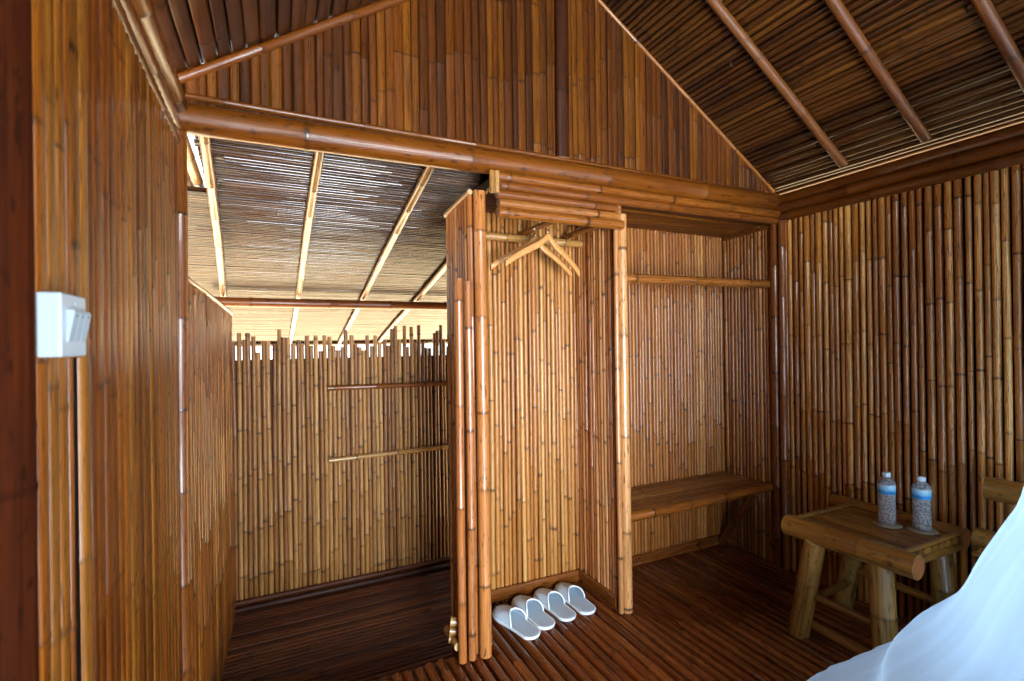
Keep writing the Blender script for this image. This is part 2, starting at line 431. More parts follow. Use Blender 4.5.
m.cane((-.29, GY - .008, zl(-.29) - .012), (RIDX, GY - .008, RIDZ - .012), .017, gap=.4, sides=12)
struct(m.build('trim_7', M['beam']), 'bamboo edging where the gable meets the left roof slope')
m = MB()
m.cane((2.66, GY - .006, zr(2.66) - .008), (RIDX, GY - .006, RIDZ - .008), .010, gap=.4, sides=10)
struct(m.build('trim_8', M['header']), 'thin bamboo edging where the gable meets the right roof slope')
# --- right wall: round canes with shadow gaps
m = MB(); ph = Phases(.30, .7, .012); y = REAR
while y < 1.93:
    r = U(.0105, .0165); y += r
    for z0, z1 in (((-.03, 1.98),) if y > -.05 else ((-.03, .75), (1.78, 1.98))): m.cane((RX + .012 - r * .2, y, z0), (RX + .012 - r * .2, y, z1), r, gap=.36, phase=ph(), bend=.004, bulge=1.12, nw=.006)
    y += r + U(.001, .009)
m.box((RX + .022, -.06, -.05), (RX + .06, 1.97, 2.0), 1); m.box((RX + .022, REAR, -.05), (RX + .06, -.06, .76), 1); m.box((RX + .022, REAR, 1.77), (RX + .06, -.06, 2.0), 1)
struct(m.build('wall_right', [M['right'], M['dark']]), 'wall of round tan bamboo canes behind the low table')
m = MB()
m.cane((RX, REAR, 2.085), (RX, 1.96, 2.085), .026, .016, nrm=(-1, 0, 0), flat=3, gap=.6, sides=12); m.box((RX, REAR, 2.06), (RX + .07, 1.96, 2.112))
m.cane((RX - .004, REAR, 2.035), (RX - .004, 1.96, 2.035), .030, gap=.5, sides=14)
m.cane((RX - .002, REAR, 1.983), (RX - .002, 1.96, 1.983), .025, gap=.5, sides=14)
struct(m.build('trim_9', M['beam']), 'dark bamboo wall plate along the top of the right wall')
m = MB()
m.cane((2.605, 1.935, 0), (2.605, 1.935, 2.0), .022, sides=14, gap=.32)
m.cane((2.600, 1.885, 0), (2.600, 1.885, 1.96), .019, sides=12, gap=.32, seed=.1)
struct(m.build('trim_10', M['pole']), 'dark corner posts where the alcove meets the right wall')
# --- rear wall with a wide window behind the camera
m = MB(); ph = Phases(.36, .6, .03); x = -.30
WX0, WX1, WZ0, WZ1 = -.06, 1.10, .08, 1.76
while x < 2.68:
    r = U(.016, .024); x += r
    for z0, z1 in (((-.05, min(zl(x), zr(x))),) if not WX0 < x < WX1 else ((-.05, WZ0), (WZ1, min(zl(x), zr(x))))):
        m.cane((x, REAR, z0), (x, REAR, z1), r, gap=.36, phase=ph(), bend=.002)
    x += r + .001
m.box((-.32, REAR - .05, -.1), (WX0, REAR - .02, 2.1), 1); m.box((WX1, REAR - .05, -.1), (2.7, REAR - .02, 2.1), 1)
m.box((WX0, REAR - .05, -.1), (WX1, REAR - .02, WZ0), 1)
m.prism([(WX0, REAR - .05, WZ1), (WX1, REAR - .05, WZ1), (WX1, REAR - .05, 2.6), (RIDX, REAR - .05, RIDZ), (WX0, REAR - .05, 2.35)], (0, .03, 0), 1)
struct(m.build('wall_rear', [M['left'], M['dark']]), 'bamboo wall with a wide window opening behind the camera')
# --- main roof slopes
def slope(name, f, x_eave, sgn, label, mat, rmin, rmax, flatk):
    m = MB(); ph = Phases(.5, .5, .05)
    L = abs(RIDX - x_eave) * math.hypot(1, .64); d = 0
    ux = V((RIDX - x_eave) / L, 0, .64 * abs(RIDX - x_eave) / L); nrm = V(-.64 * sgn, 0, -1).normalized() * 1
    nrm = V(ux.z * (1 if ux.x > 0 else -1), 0, -abs(ux.x))
    p = V(x_eave, 0, f(x_eave))
    while d < L:
        r = U(rmin, rmax); d += r
        c = p + ux * d
        y0, y1 = GY + .01, REAR - .2
        cut = U(y1, y0) if random.random() < .5 else None
        if cut is not None and .3 < y0 - cut < 3:
            m.cane((c.x, y0, c.z), (c.x, cut + .004, c.z), r, r * flatk, nrm=nrm, gap=.5, phase=ph(), sides=8, bend=.003, cap=.3)
            m.cane((c.x, cut - .004, c.z), (c.x, y1, c.z), r, r * flatk, nrm=nrm, gap=.5, sides=8, bend=.003, cap=.3)
        else:
            m.cane((c.x, y0, c.z), (c.x, y1, c.z), r, r * flatk, nrm=nrm, gap=.5, phase=ph(), sides=8, bend=.003, cap=.3)
        d += r + U(.0, .004)
    a = V(x_eave, GY + .03, f(x_eave) + .022); b = V(RIDX, GY + .03, RIDZ + .022)
    m.prism([a, b, b + V(0, 0, .09), a + V(0, 0, .09)], (0, REAR - .25 - GY - .03, 0), 1)
    return struct(m.build(name, [mat, M['thatch']]), label)
slope('ceiling_right', lambda x: zr(x) + .012, 2.76, -1, 'right roof slope lined with brown bamboo canes', M['roof'], .010, .016, .9)
slope('ceiling_left', lambda x: zl(x) + .012, -.62, 1, 'left roof slope lined with wide split bamboo', M['roofleft'], .020, .032, .22)
# --- bathroom roof falling away from the gable
def zb(y): return 2.075 - .216 * (y - 2.05)
m = MB(); ph = Phases(.6, .4, .05); y = 2.0
while y < 5.55:
    r = U(.0075, .011); y += r
    x0 = -.245 + U(-.008, .008) if y < 2.55 else -1.5
    m.cane((x0, y, zb(y) + .010), (2.4, y, zb(y) + .010), r, r * .9, nrm=(0, 0, -1), gap=.6, phase=ph(), sides=7, bend=.003, cap=.4)
    y += r + U(0, .0035)
m.prism([(-.25, 2.02, zb(2.02) + .025), (2.4, 2.02, zb(2.02) + .025), (2.4, 2.55, zb(2.55) + .025), (-.25, 2.55, zb(2.55) + .025)], (0, 0, .06), 1)
m.prism([(-.25, 2.55, zb(2.55) + .025), (2.4, 2.55, zb(2.55) + .025), (2.4, 5.55, zb(5.55) + .025), (-.25, 5.55, zb(5.55) + .025)], (0, 0, .06), 1)
m.prism([(-1.5, 2.56, zb(2.56) + .020), (-.25, 2.56, zb(2.56) + .020), (-.25, 5.55, zb(5.55) + .020), (-1.5, 5.55, zb(5.55) + .020)], (0, 0, .01), 1)
m.cane((-1.5, 5.51, zb(5.51) - .02), (2.4, 5.51, zb(5.51) - .02), .022, gap=.5)
struct(m.build('ceiling_bathroom', [M['bathroof'], M['thatch']]), 'lean-to bathroom roof lined with thin weathered canes')
# --- alcove (right of the wardrobe): back, side, ceiling, kick board
m = MB(); ph = Phases(.4, .5, .03); x = 1.55; NY = 2.32
while x < 2.66:
    r = U(.0095, .0135); x += r
    m.cane((x, NY + r * .3, -.03), (x, NY + r * .3, 2.03), r, gap=.42, phase=ph(), bend=.0025, bulge=1.07)
    x += r + U(0, .003)
m.box((1.50, NY + .012, -.05), (2.70, NY + .04, 2.05), 1)
struct(m.build('wall_alcove_back', [M['niche'], M['dark']]), 'golden cane back wall of the alcove above the bench')
m = MB(); y = 1.965; ph = Phases(.4, .5, .03)
while y < 2.31:
    r = U(.0095, .0135); y += r
    m.cane((RX + .008, y, -.03), (RX + .008, y, 2.03), r, gap=.42, phase=ph(), bend=.0025, bulge=1.07)
    y += r + U(0, .003)
m.box((RX + .02, 1.95, -.05), (RX + .05, 2.35, 2.05), 1)
struct(m.build('wall_alcove_side', [M['niche'], M['dark']]), 'golden cane side wall closing the alcove on the right')
m = MB(); y = 1.97
while y < 2.33:
    r = U(.010, .013); y += r
    z = 1.975 - .05 * (y - 1.97)
    m.cane((.87, y, z), (2.63, y, z), r, gap=.5, bend=.002)
    y += r + U(0, .003)
m.box((.88, 1.98, 1.99), (2.64, 2.35, 2.03), 1)
struct(m.build('ceiling_alcove', [M['gable'], M['dark']]), 'low cane ceiling over the wardrobe and the alcove')
m = MB()
m.cane((1.56, NY - .012, .030), (2.60, NY - .012, .030), .028, .012, nrm=(0, -1, 0), gap=.5, flat=3, sides=12)
m.cane((1.56, NY - .020, .008), (2.60, NY - .020, .008), .012, gap=.5, sides=10)
struct(m.build('baseboard_alcove', M['pole']), 'bamboo skirting along the foot of the alcove back wall')
m = MB(); m.cane((RX - .004, 1.96, 1.948), (RX - .004, 2.31, 1.935), .012, gap=.5, sides=10)
struct(m.build('trim_11', M['beam']), 'thin strip under the alcove ceiling on the side wall')
# --- ground outside
m = MB(); m.box((-30, -30, -.9), (30, 30, -.8))
struct(m.build('ground', M['sand']), 'pale sand outside the hut')

# ------------------------------------------------------------------ big beam, gable post, rafters
o = MB(); o.cane((-.30, BY, 2.052), (2.63, BY, 2.082), .050, sides=22, gap=.62, phase=.42, bulge=1.05, bend=.004, nw=.012)
tag(o.build('bamboo_beam', M['beam'], origin=(-.30, BY, 2.05)), 'big glossy bamboo log spanning the hut under the gable', 'beam')
o = MB(); o.cane((1.215, GY - .022, 2.14), (1.215, GY - .022, RIDZ - .03), .034, .018, nrm=(0, -1, 0), sides=14, gap=.6, bulge=1.04)
tag(o.build('gable_post', M['darkpost'], origin=(1.215, GY, 2.14)), 'dark upright bamboo post in the middle of the gable', 'post')
names = ['bamboo rafter on the right roof slope nearest the gable',
         'middle of the three rafters on the right roof slope',
         'bamboo rafter on the right roof slope at the top right corner of the photo']
for i, y in enumerate((1.545, 1.19, .835)):
    xe = 2.61; dx = RIDX + .02
    pole('roof_rafter', (xe, y, zr(xe) - .030), (dx, y + .0, zr(dx) - .030), .021, M['rafter'], names[i], 'rafter', 'rafters under the right roof slope', gap=.42)
names = ['pale bamboo rafter at the left edge of the bathroom roof', 'second bathroom rafter from the left wall, over the gap between wall and towel poles',
         'bathroom rafter running down above the towel poles', 'bathroom rafter half hidden behind the wardrobe side']
for i, (x0, x1) in enumerate(((-.205, -.315), (.176, .168), (.616, .625), (1.05, 1.035))):
    y0, y1 = (2.01 if i < 3 else 2.43), 5.47
    t = (3.95 - 2.05) / 2.9
    pole('bathroom_rafter', (x0, y0, zb(y0) - .025), (x0 + (x1 - x0) * 1.5, y1, zb(y1) - .025), .0185, M['leanrafter'], names[i], 'rafter', 'rafters under the bathroom roof', gap=.30)
o = MB(); o.cane((-.36, 3.9, zb(3.9) - .078), (2.3, 3.9, zb(3.9) - .082), .033, sides=14, gap=.5)
tag(o.build('bathroom_crossbeam', M['beam'], origin=(-.36, 3.9, 1.6)), 'dark bamboo crossbeam carrying the bathroom rafters beyond the picket wall', 'beam')
for i, (p0, p1, lab) in enumerate((((-.281, 2.0, 2.048), (-.287, 2.74, 2.02), 'nearer pale pole end jutting out above the low bathroom wall'),
                                   ((-.336, 2.0, 2.085), (-.338, 2.86, 2.025), 'farther left pale pole end jutting out above the low bathroom wall'))):
    pole('eave_pole', p0, p1, .022, M['palepole'], lab, 'pole', 'pole ends left of the bathroom rafters', gap=.3)

# ------------------------------------------------------------------ wardrobe cubicle
W = thing('wardrobe', 'open bamboo wardrobe cubicle with slippers on its floor', 'wardrobe', (1.15, 1.95, 0))
def wpart(mb, name, mat):
    o = mb.build(name, mat); o.parent = W; o.matrix_parent_inverse = Matrix.Translation((-1.15, -1.95, 0)); return o
# left side panel
m = MB(); ph = Phases(.34, .5, .03); y = 1.955
while y < 2.25:
    r = U(.0135, .0165); y += r
    m.cane((.757, y, -.29), (.757, y, 1.915 - .06 * (y - 1.95)), r, gap=.36, phase=ph(), bend=.002, sides=12)
    y += r + U(0, .002)
m.box((.765, 1.955, -.29), (.80, 2.26, 1.88), 1)
y = 1.965
while y < 2.29:
    r = U(.010, .013); y += r
    m.cane((.803, y, -.02), (.803, y, 1.86), r, gap=.36, bend=.002); y += r + .001
wpart(m, 'side_panel', [M['post'], M['dark']])
m = MB()
for dx in (-.012, .016): m.cane((.757 + dx, 1.945, 1.925), (.757 + dx, 2.265, 1.902), .012, gap=.5, sides=10)
wpart(m, 'panel_cap', M['palepole'])
for (x, z0, z1, r) in ((.685, .0, 1.56, .0175), (.727, .0, 1.55, .0165)):
    m = MB(); m.cane((x, 1.932, z0), (x, 1.932, z1), r, gap=.40, sides=16, bulge=1.07, bend=.002); wpart(m, 'short_post', M['post'])
m = MB(); m.cane((.783, 1.930, 0), (.783, 1.930, 1.925), .0255, gap=.36, sides=18, bulge=1.05, bend=.002); wpart(m, 'front_post', M['post'])
# cut stub poles at the foot
m = MB()
for z in (.055, .100, .015): m.cane((.688, 2.02 - z * .3, z + .03), (.655, 2.03 - z * .3, z + .035), .018, gap=1, sides=12, phase=.5, cap=1)
m.cane((.672, 1.955, .05), (.672, 2.10, .05), .018, gap=1, sides=12)
wpart(m, 'foot_stub', M['palepole'])
m = MB()
for z in (.02, .05, .08): m.cane((.79, 1.968, z), (.824, 1.966, z), .010, gap=1, phase=.5, sides=10, cap=1)
wpart(m, 'foot_stub', M['palepole'])
m = MB(); m.cane((1.545, 1.968, .02), (1.562, 1.968, .02), .008, gap=1, phase=.5, sides=10); m.cane((1.545, 1.968, .045), (1.562, 1.968, .045), .008, gap=1, phase=.5, sides=10)
wpart(m, 'foot_stub', M['palepole'])
# right side panel (divider)
m = MB(); ph = Phases(.34, .5, .03); y = 1.945
while y < 2.31:
    r = U(.0095, .013); y += r
    m.cane((1.500, y, -.02), (1.500, y, 1.96), r, gap=.38, phase=ph(), bend=.002); y += r + U(0, .0025)
m.box((1.506, 1.975, -.02), (1.532, 2.32, 1.93), 1)
y = 1.965
while y < 2.31:
    r = U(.0095, .013); y += r
    m.cane((1.538, y, -.02), (1.538, y, 1.96), r, gap=.38, bend=.002); y += r + U(0, .0025)
wpart(m, 'side_panel', [M['post'], M['dark']])
m = MB(); m.cane((1.518, 1.932, 0), (1.518, 1.932, 1.90), .024, gap=.42, sides=18, bulge=1.05, bend=.002); wpart(m, 'front_post', M['post'])
m = MB(); m.cane((1.484, 1.936, 0), (1.484, 1.936, 1.90), .012, gap=.42, sides=14, bulge=1.05, bend=.002); wpart(m, 'front_post', M['post'])
# back panel
m = MB(); ph = Phases(.34, .55, .02); x = .81
while x < 1.49:
    r = U(.0095, .0135); x += r
    top = 1.97
    m.cane((x, 2.32, -.02), (x, 2.32, top), r, gap=.42, phase=ph(), bend=.0025, bulge=1.07); x += r + U(0, .0025)
m.box((.81, 2.332, -.05), (1.53, 2.36, 1.93), 1)
wpart(m, 'back_panel', [M['closet'], M['dark']])
m = MB(); m.cane((.82, 2.300, .032), (1.488, 2.300, .032), .032, .010, nrm=(0, -1, 0), flat=3.5, sides=12, gap=.6, cap=0); wpart(m, 'kick_board', M['pole'])
m = MB(); m.cane((1.483, 1.97, .032), (1.483, 2.29, .032), .032, .008, nrm=(-1, 0, 0), flat=3.5, sides=12, gap=.6, cap=0); wpart(m, 'kick_board', M['pole'])
# header poles
for (z, x0, x1, r, y) in ((1.992, .855, 2.60, .021, 1.905), (1.955, .865, 2.60, .020, 1.908), (1.918, .850, 1.455, .019, 1.902), (1.880, .855, 1.462, .019, 1.900), (1.841, .850, 1.492, .022, 1.896)):
    m = MB(); m.cane((x0, y, z), (x1, y, z + (.010 if x1 > 2 else 0)), r, gap=.45, sides=14, bulge=1.06, bend=.002, cap=.5); wpart(m, 'header_pole', M['header'])
for x in (.822, .846):
    m = MB(); m.cane((x, 1.885, 1.915), (x, 1.885, 2.005), .011, gap=1, phase=.5, sides=12); wpart(m, 'tie_stub', M['palepole'])
m = MB(); m.cane((.81, 2.245, 1.815), (1.49, 2.245, 1.815), .019, gap=.35, sides=14); wpart(m, 'hanging_rod', M['palepole'])
for x in (1.163, 1.415):
    m = MB(); m.cane((x, 1.91, 1.848), (x, 2.305, 1.852), .014, gap=.6, sides=12); wpart(m, 'support_stick', M['pole'])

# ------------------------------------------------------------------ alcove: pole and bench
pole('hanging_pole', (1.56, 1.975, 1.603), (2.60, 1.975, 1.612), .024, M['header'], 'horizontal bamboo pole spanning the alcove above the bench', 'pole', gap=.36)
B = thing('bench_shelf', 'bamboo slat bench fixed across the alcove beside the wardrobe', 'bench', (2.08, 2.14, 0))
def bpart(mb, name, mat):
    o = mb.build(name, mat); o.parent = B; o.matrix_parent_inverse = Matrix.Translation((-2.08, -2.14, 0)); return o
m = MB(); y = 1.99
while y < 2.30:
    w = U(.010, .015); y += w
    m.cane((1.565, y, .445), (2.605, y, .445), w, .008, nrm=(0, 0, 1), gap=.45, sides=10, flat=2.4, bend=.002); y += w + .003
bpart(m, 'seat', M['pole'])
m = MB(); m.cane((1.56, 1.968, .432), (2.600, 1.968, .438), .024, gap=.28, sides=16, bulge=1.07); bpart(m, 'front_rail', M['header'])
m = MB(); m.cane((1.565, 2.29, .425), (2.605, 2.29, .425), .014, gap=.4, sides=12); bpart(m, 'back_rail', M['pole'])
m = MB(); m.cane((2.50, 2.0, .412), (2.535, 2.285, .015), .022, gap=.3, sides=14); bpart(m, 'brace', M['pole'])
for x in (1.585, 2.585):
    m = MB(); m.cane((x, 1.985, .425), (x, 2.29, .425), .012, gap=.4, sides=12); bpart(m, 'end_bearer', M['pole'])

# towel poles on the picket wall
pole('towel_pole', (.315, FY - .015, 1.018), (1.30, FY - .015, 1.010), .0165, M['pole'], 'upper of two bamboo poles fixed across the bathroom picket wall', 'pole', 'poles across the picket wall', gap=.3)
pole('towel_pole', (.315, FY - .015, .555), (1.22, FY - .015, .562), .0165, M['palepole'], 'lower of two bamboo poles fixed across the bathroom picket wall', 'pole', 'poles across the picket wall', gap=.3)

# ------------------------------------------------------------------ light switch
S = thing('light_switch', 'white three rocker light switch on the left bamboo wall', 'light switch', (-.262, .877, 1.33))
def box_part(lo, hi, name, mat, parent, bev=.002, seg=2):
    bm = bmesh.new(); bmesh.ops.create_cube(bm, size=1)
    for v in bm.verts:
        v.co = V(*[(lo[k] + hi[k]) / 2 + v.co[k] * (hi[k] - lo[k]) for k in range(3)])
    if bev: bmesh.ops.bevel(bm, geom=bm.edges[:], offset=bev, segments=seg, affect='EDGES', profile=.5)
    me = bpy.data.meshes.new(name); bm.to_mesh(me); bm.free()
    for p in me.polygons: p.use_smooth = False
    me.materials.append(mat); o = bpy.data.objects.new(name, me); COL.objects.link(o); o.parent = parent
    return o
box_part((-.008, -.047, -.042), (.018, .047, .042), 'housing', M['white'], S, .003, 3)
for i in range(3):
    y0 = -.030 + i * .0225
    m = MB(); a = .0215; zt, zb_ = .020, -.022
    m.prism([(.0165, y0, zb_), (.0195, y0, zb_), (.0265, y0, zt - .004), (.0255, y0, zt), (.0165, y0, zt)], (0, a, 0))
    rk = m.build('rocker', M['offwhite'], S)
    box_part((.0240, y0 + .008, zt - .0088), (.0262, y0 + .0135, zt - .0036), 'indicator_dot', M['green'], rk, 0)
box_part((.0175, .000, .0285), (.0195, .007, .0315), 'screw_cover', M['offwhite'], S, .0005, 1)

# ------------------------------------------------------------------ hangers
def hanger(loc, rz, label):
    H = thing('clothes_hanger', label, 'hanger', loc, 'hangers in the wardrobe', rz, .04)
    prof = []                                  # centre line of the wishbone, x across, z down from the neck
    n = 15
    top, bot = [], []
    for i in range(-n, n + 1):
        t = i / n; a = abs(t)
        x = .215 * t
        zc = -.018 - .116 * a ** 1.08 + .020 * math.exp(-(t / .12) ** 2) - .012 * a ** 6
        h = .020 - .004 * a
        yy = .028 * a ** 2                      # arms curve forward
        top.append((x, yy, zc + h)); bot.append((x, yy, zc - h + .004 * (1 - a)))
    th = .008
    rows = []
    for (x, y, zt), (_, _, zb2) in zip(top, bot):
        k = 1.0
        rows.append([(x, y - th, zb2 + .003), (x, y - th, zt - .003), (x, y - th * .5, zt), (x, y + th * .5, zt), (x, y + th, zt - .003), (x, y + th, zb2 + .003), (x, y + th * .5, zb2), (x, y - th * .5, zb2)])
    m = MB(); m.grid(rows, closed=True)
    m.add(rows[0], [tuple(range(8))], smooth=False); m.add(rows[-1], [tuple(reversed(range(8)))], smooth=False)
    m.build('arms', M['hanger'], H)
    m = MB(); R_ = .019; zc = .052
    pts = [(0, 0, .012), (0, 0, .028)] + [(0, R_ * math.sin(a) * 1.0, zc - R_ * math.cos(a)) for a in [k * PI / 8 for k in range(0, 12)]]
    m.tube(pts, .0019, 8); m.build('hook', M['steel'], H)
    return H
hanger((1.163, 2.025, 1.785), math.radians(7), 'front wooden hanger in the wardrobe, the one hiding part of the other')
hanger((1.145, 2.115, 1.787), math.radians(-3), 'rear wooden hanger in the wardrobe, partly behind the front one')

# ------------------------------------------------------------------ slippers (toe towards +y)
def sole_w(t):                                  # t 0 toe .. 1 heel
    e = math.sqrt(max(0, 1 - ((t - .30) / .30) ** 2)) if t < .30 else (1 if t < .34 else None)
    if t <= .30: w = .053 * e ** .9
    elif t < .86: w = .053 - .008 * math.sin(min(1, (t - .30) / .45) * PI / 2) + .002 * max(0, t - .7)
    else: w = (.0455) * math.sqrt(max(0, 1 - ((t - .86) / .14) ** 2))
    return w
def make_slipper(L=.285):
    T = thing('slipper', 'tmp', 'slipper')
    ts = [0] + [.5 * (1 - math.cos(PI * k / 36)) for k in range(1, 36)] + [1]
    left = [(-sole_w(t) + .004 * math.sin(t * PI), L * (.5 - t)) for t in ts]
    right = [(sole_w(t) + .004 * math.sin(t * PI), L * (.5 - t)) for t in ts]
    out = left + right[-2:0:-1]
    m = MB(); n = len(out)
    vs = [(x, y, 0) for x, y in out] + [(x, y, .009) for x, y in out]
    m.add(vs, [tuple(reversed(range(n))), tuple(range(n, 2 * n))] + [(i, (i + 1) % n, n + (i + 1) % n, n + i) for i in range(n)], smooth=False)
    m.build('sole', M['sole'], T)
    m = MB(); k = .93
    vs = [(x * k, y * .975, .009) for x, y in out] + [(x * k * .96, y * .965, .0135) for x, y in out]
    m.add(vs, [tuple(range(n, 2 * n))] + [(i, (i + 1) % n, n + (i + 1) % n, n + i) for i in range(n)], smooth=False)
    m.build('insole', M['insole'], T)
    m = MB(); m.tube([(x, y, .010) for x, y in out], .0035, 8, closed=True); m.build('edge_piping', M['pipe'], T)
    # upper
    def up(t, ph, off=0):
        w = sole_w(t) - off; h = (.024 + .032 * min(1, t / .5) ** .8) * min(1, (t / .06) ** .5 if t > 0 else 0) - off
        c = math.cos(ph); s_ = math.sin(ph)
        return (math.copysign(abs(c) ** .8, c) * w + .004 * math.sin(t * PI), L * (.5 - t), .009 + max(0, s_) ** .75 * max(h, 0))
    phs = [PI * k / 20 for k in range(21)]
    def tend(ph): return .40 + .17 * abs(math.cos(ph)) ** 1.6
    rows_o = [[up(max(.004, tend(p) * (q / 16) ** 1.3), p) for p in phs] for q in range(17)]
    rows_i = [[up(max(.010, tend(p) * (q / 16) ** 1.3), p, .0035) for p in phs] for q in range(17)]
    m = MB(); m.grid(rows_o); m.build('upper', M['slip'], T)
    m = MB(); m.grid(rows_i); m.build('lining', M['insole'], T)
    m = MB(); m.tube([V(p) + V(0, -.001, 0) for p in rows_o[-1]], .0036, 8); m.build('opening_piping', M['pipe'], T)
    return T
sl = make_slipper()
spots = [((.990, 2.074, 0), 14, 'slipper nearest the wardrobe front post, leftmost of the four'),
         ((1.098, 2.112, 0), 7, 'second slipper from the wardrobe front post, left of the middle gap'),
         ((1.224, 2.126, 0), 5, 'third slipper from the wardrobe front post, with its opening twisted left'),
         ((1.343, 2.130, 0), 2, 'slipper nearest the wardrobe divider, rightmost of the four')]
for i, (p, a, lab) in enumerate(spots):
    o = sl if i == 0 else copy_tree(sl)
    o.location = p; o.rotation_euler = (0, 0, math.radians(a)); tag(o, 'white towelling ' + lab, 'slipper', 'hotel slippers on the wardrobe floor')

# ------------------------------------------------------------------ low table
T = thing('low_table', 'low chunky bamboo table holding two water bottles', 'table', (2.265, 1.265, 0))
def tpart(mb, name, mat):
    o = mb.build(name, mat); o.parent = T; o.matrix_parent_inverse = Matrix.Translation((-2.27, -1.24, 0)); return o
zt = .482
def log(p0, p1, r, name, **kw):
    m = MB(); m.cane(p0, p1, r, sides=20, gap=kw.get('gap', .5), bulge=1.03, bend=0, cap=0, phase=kw.get('phase', .3), taper=kw.get('taper', 1), node=.5)
    p0, p1 = V(p0), V(p1)
    return tpart(m, name, kw.get('mat', M['table']))
log((2.035, 1.440, zt), (2.050, .952, zt), .044, 'side_log')
log((2.505, 1.53, zt), (2.505, 1.005, zt), .042, 'side_log')
m = MB(); x = 2.09
while x < 2.455:
    w = U(.017, .026); x += w
    m.cane((x, 1.445, .492), (x, 1.0, .492), w, .012, nrm=(0, 0, 1), gap=.5, sides=12, flat=2.6, bend=.001, node=.6, cap=0); x += w + .004
tpart(m, 'tabletop', M['table'])
for y in (1.43, 1.015):
    m = MB(); m.cane((2.075, y, .506), (2.47, y, .506), .012, .007, nrm=(0, 0, 1), gap=.3, sides=10, flat=2.4); tpart(m, 'end_strip', M['tableleg'])
for a, b in (((2.050, .952, zt), (2.050, .9505, zt)), ((2.505, 1.005, zt), (2.505, 1.0035, zt))):
    m = MB(); m.cane(a, b, .037, sides=20, bend=0); tpart(m, 'log_end', M['redend'])
for y in (1.42, 1.025):
    m = MB(); m.cane((2.06, y, .455), (2.49, y, .455), .022, gap=.4, sides=12); tpart(m, 'cross_bearer', M['table'])
for (a, b) in (((2.035, 1.315, .455), (2.085, 1.430, 0)), ((2.055, 1.080, .455), (2.075, 1.068, 0)), ((2.50, 1.40, .455), (2.46, 1.47, 0)), ((2.495, 1.09, .455), (2.46, 1.035, 0))):
    m = MB(); m.cane(a, b, .041, sides=20, gap=.26, phase=.20, bulge=1.05, bend=0, taper=1.04, node=.7, nw=.008); tpart(m, 'leg', M['tableleg'])
for (a, b, r) in (((2.07, 1.385, .20), (2.07, 1.06, .20), .017), ((2.48, 1.45, .20), (2.47, 1.05, .20), .016), ((2.09, 1.40, .14), (2.46, 1.43, .14), .016), ((2.09, 1.06, .14), (2.46, 1.05, .14), .016)):
    m = MB(); m.cane(a, b, r, sides=12, gap=.4); tpart(m, 'stretcher', M['table'])
m = MB(); m.cane((2.16, 1.42, .021), (2.14, .99, .021), .021, gap=.4, sides=14); tpart(m, 'floor_bar', M['table'])

# coasters and bottles
for p, lab in (((2.335, 1.228, .504), 'round woven coaster under the bottle farther from the net'), ((2.385, 1.125, .504), 'round woven coaster under the bottle nearer the net')):
    m = MB(); m.lathe([(.051, 0), (.0525, .0015), (.0525, .003), (.050, .005), (.0, .005)], n=28, cap=False)
    o = m.build('coaster', M['coaster']); o.location = p
    tag(o, lab, 'coaster', 'coasters on the low table')
def make_bottle():
    o = thing('water_bottle', 'tmp', 'bottle')
    prof = [(.0, 0.0), (.020, .0), (.028, .003), (.0315, .010)]
    z = .014
    while z < .118:
        prof += [(.0318, z), (.0296, z + .0045), (.0296, z + .0065), (.0318, z + .011)]; z += .0135
    prof += [(.0318, .124), (.0315, .128), (.0315, .168), (.0318, .170), (.029, .180), (.020, .191), (.0135, .197), (.0125, .200), (.0125, .206), (0, .206)]
    m = MB(); m.lathe(prof, n=28, cap=False); body = m.build('bottle_body', M['water'], o)
    m = MB(); m.lathe([(.0321, .129), (.0323, .130), (.0323, .167), (.0321, .168)], n=28, cap=False); m.build('label_band', M['label'], o)
    cp = []
    m = MB(); n = 36; rows = []
    for r, zz in ((.0145, .199), (.0150, .200), (.0150, .213), (.0140, .2155), (.0, .2155)):
        rows.append([(r * (1 + (.03 if k % 2 else 0)) * math.cos(2 * PI * k / n), r * (1 + (.03 if k % 2 else 0)) * math.sin(2 * PI * k / n), zz) for k in range(n)])
    m.grid(rows, closed=True); m.build('bottle_cap', M['cap'], o)
    return o
bt = make_bottle()
for i, (p, lab) in enumerate((((2.335, 1.228, .509), 'clear water bottle with blue label, on the coaster farther from the net'), ((2.385, 1.125, .509), 'clear water bottle with blue label, on the coaster nearer the net'))):
    o = bt if i == 0 else copy_tree(bt)
    o.location = p; o.rotation_euler = (0, 0, i * 1.3); tag(o, lab, 'bottle', 'water bottles on the low table')

# ------------------------------------------------------------------ bamboo chair behind the net
Cc = thing('bamboo_chair', 'chunky bamboo chair mostly hidden behind the mosquito net', 'chair', (2.4, .80, 0))
def cpart(mb, name, mat):
    o = mb.build(name, mat); o.parent = Cc; o.matrix_parent_inverse = Matrix.Translation((-2.4, -.80, 0)); return o
def clog(a, b, r, name, mat='table', **kw):
    m = MB(); m.cane(a, b, r, sides=18, gap=.4, bulge=1.04, bend=0, cap=.2, **kw); cpart(m, name, M[mat])
clog((2.46, .945, .715), (2.46, .67, .715), .043, 'back_rail')
clog((2.40, .955, .53), (2.40, .67, .53), .040, 'seat_log', 'tableleg')
for y in (.87, .71): clog((2.47, y, 0), (2.47, y, .70), .03, 'post')
for y in (.87, .71): clog((2.33, y, 0), (2.33, y, .50), .03, 'leg')
m = MB()
for k in range(4): m.cane((2.32 + k * .04, .93, .50 + .0), (2.32 + k * .04, .68, .50), .018, .010, nrm=(0, 0, 1), sides=10)
cpart(m, 'seat', M['table'])

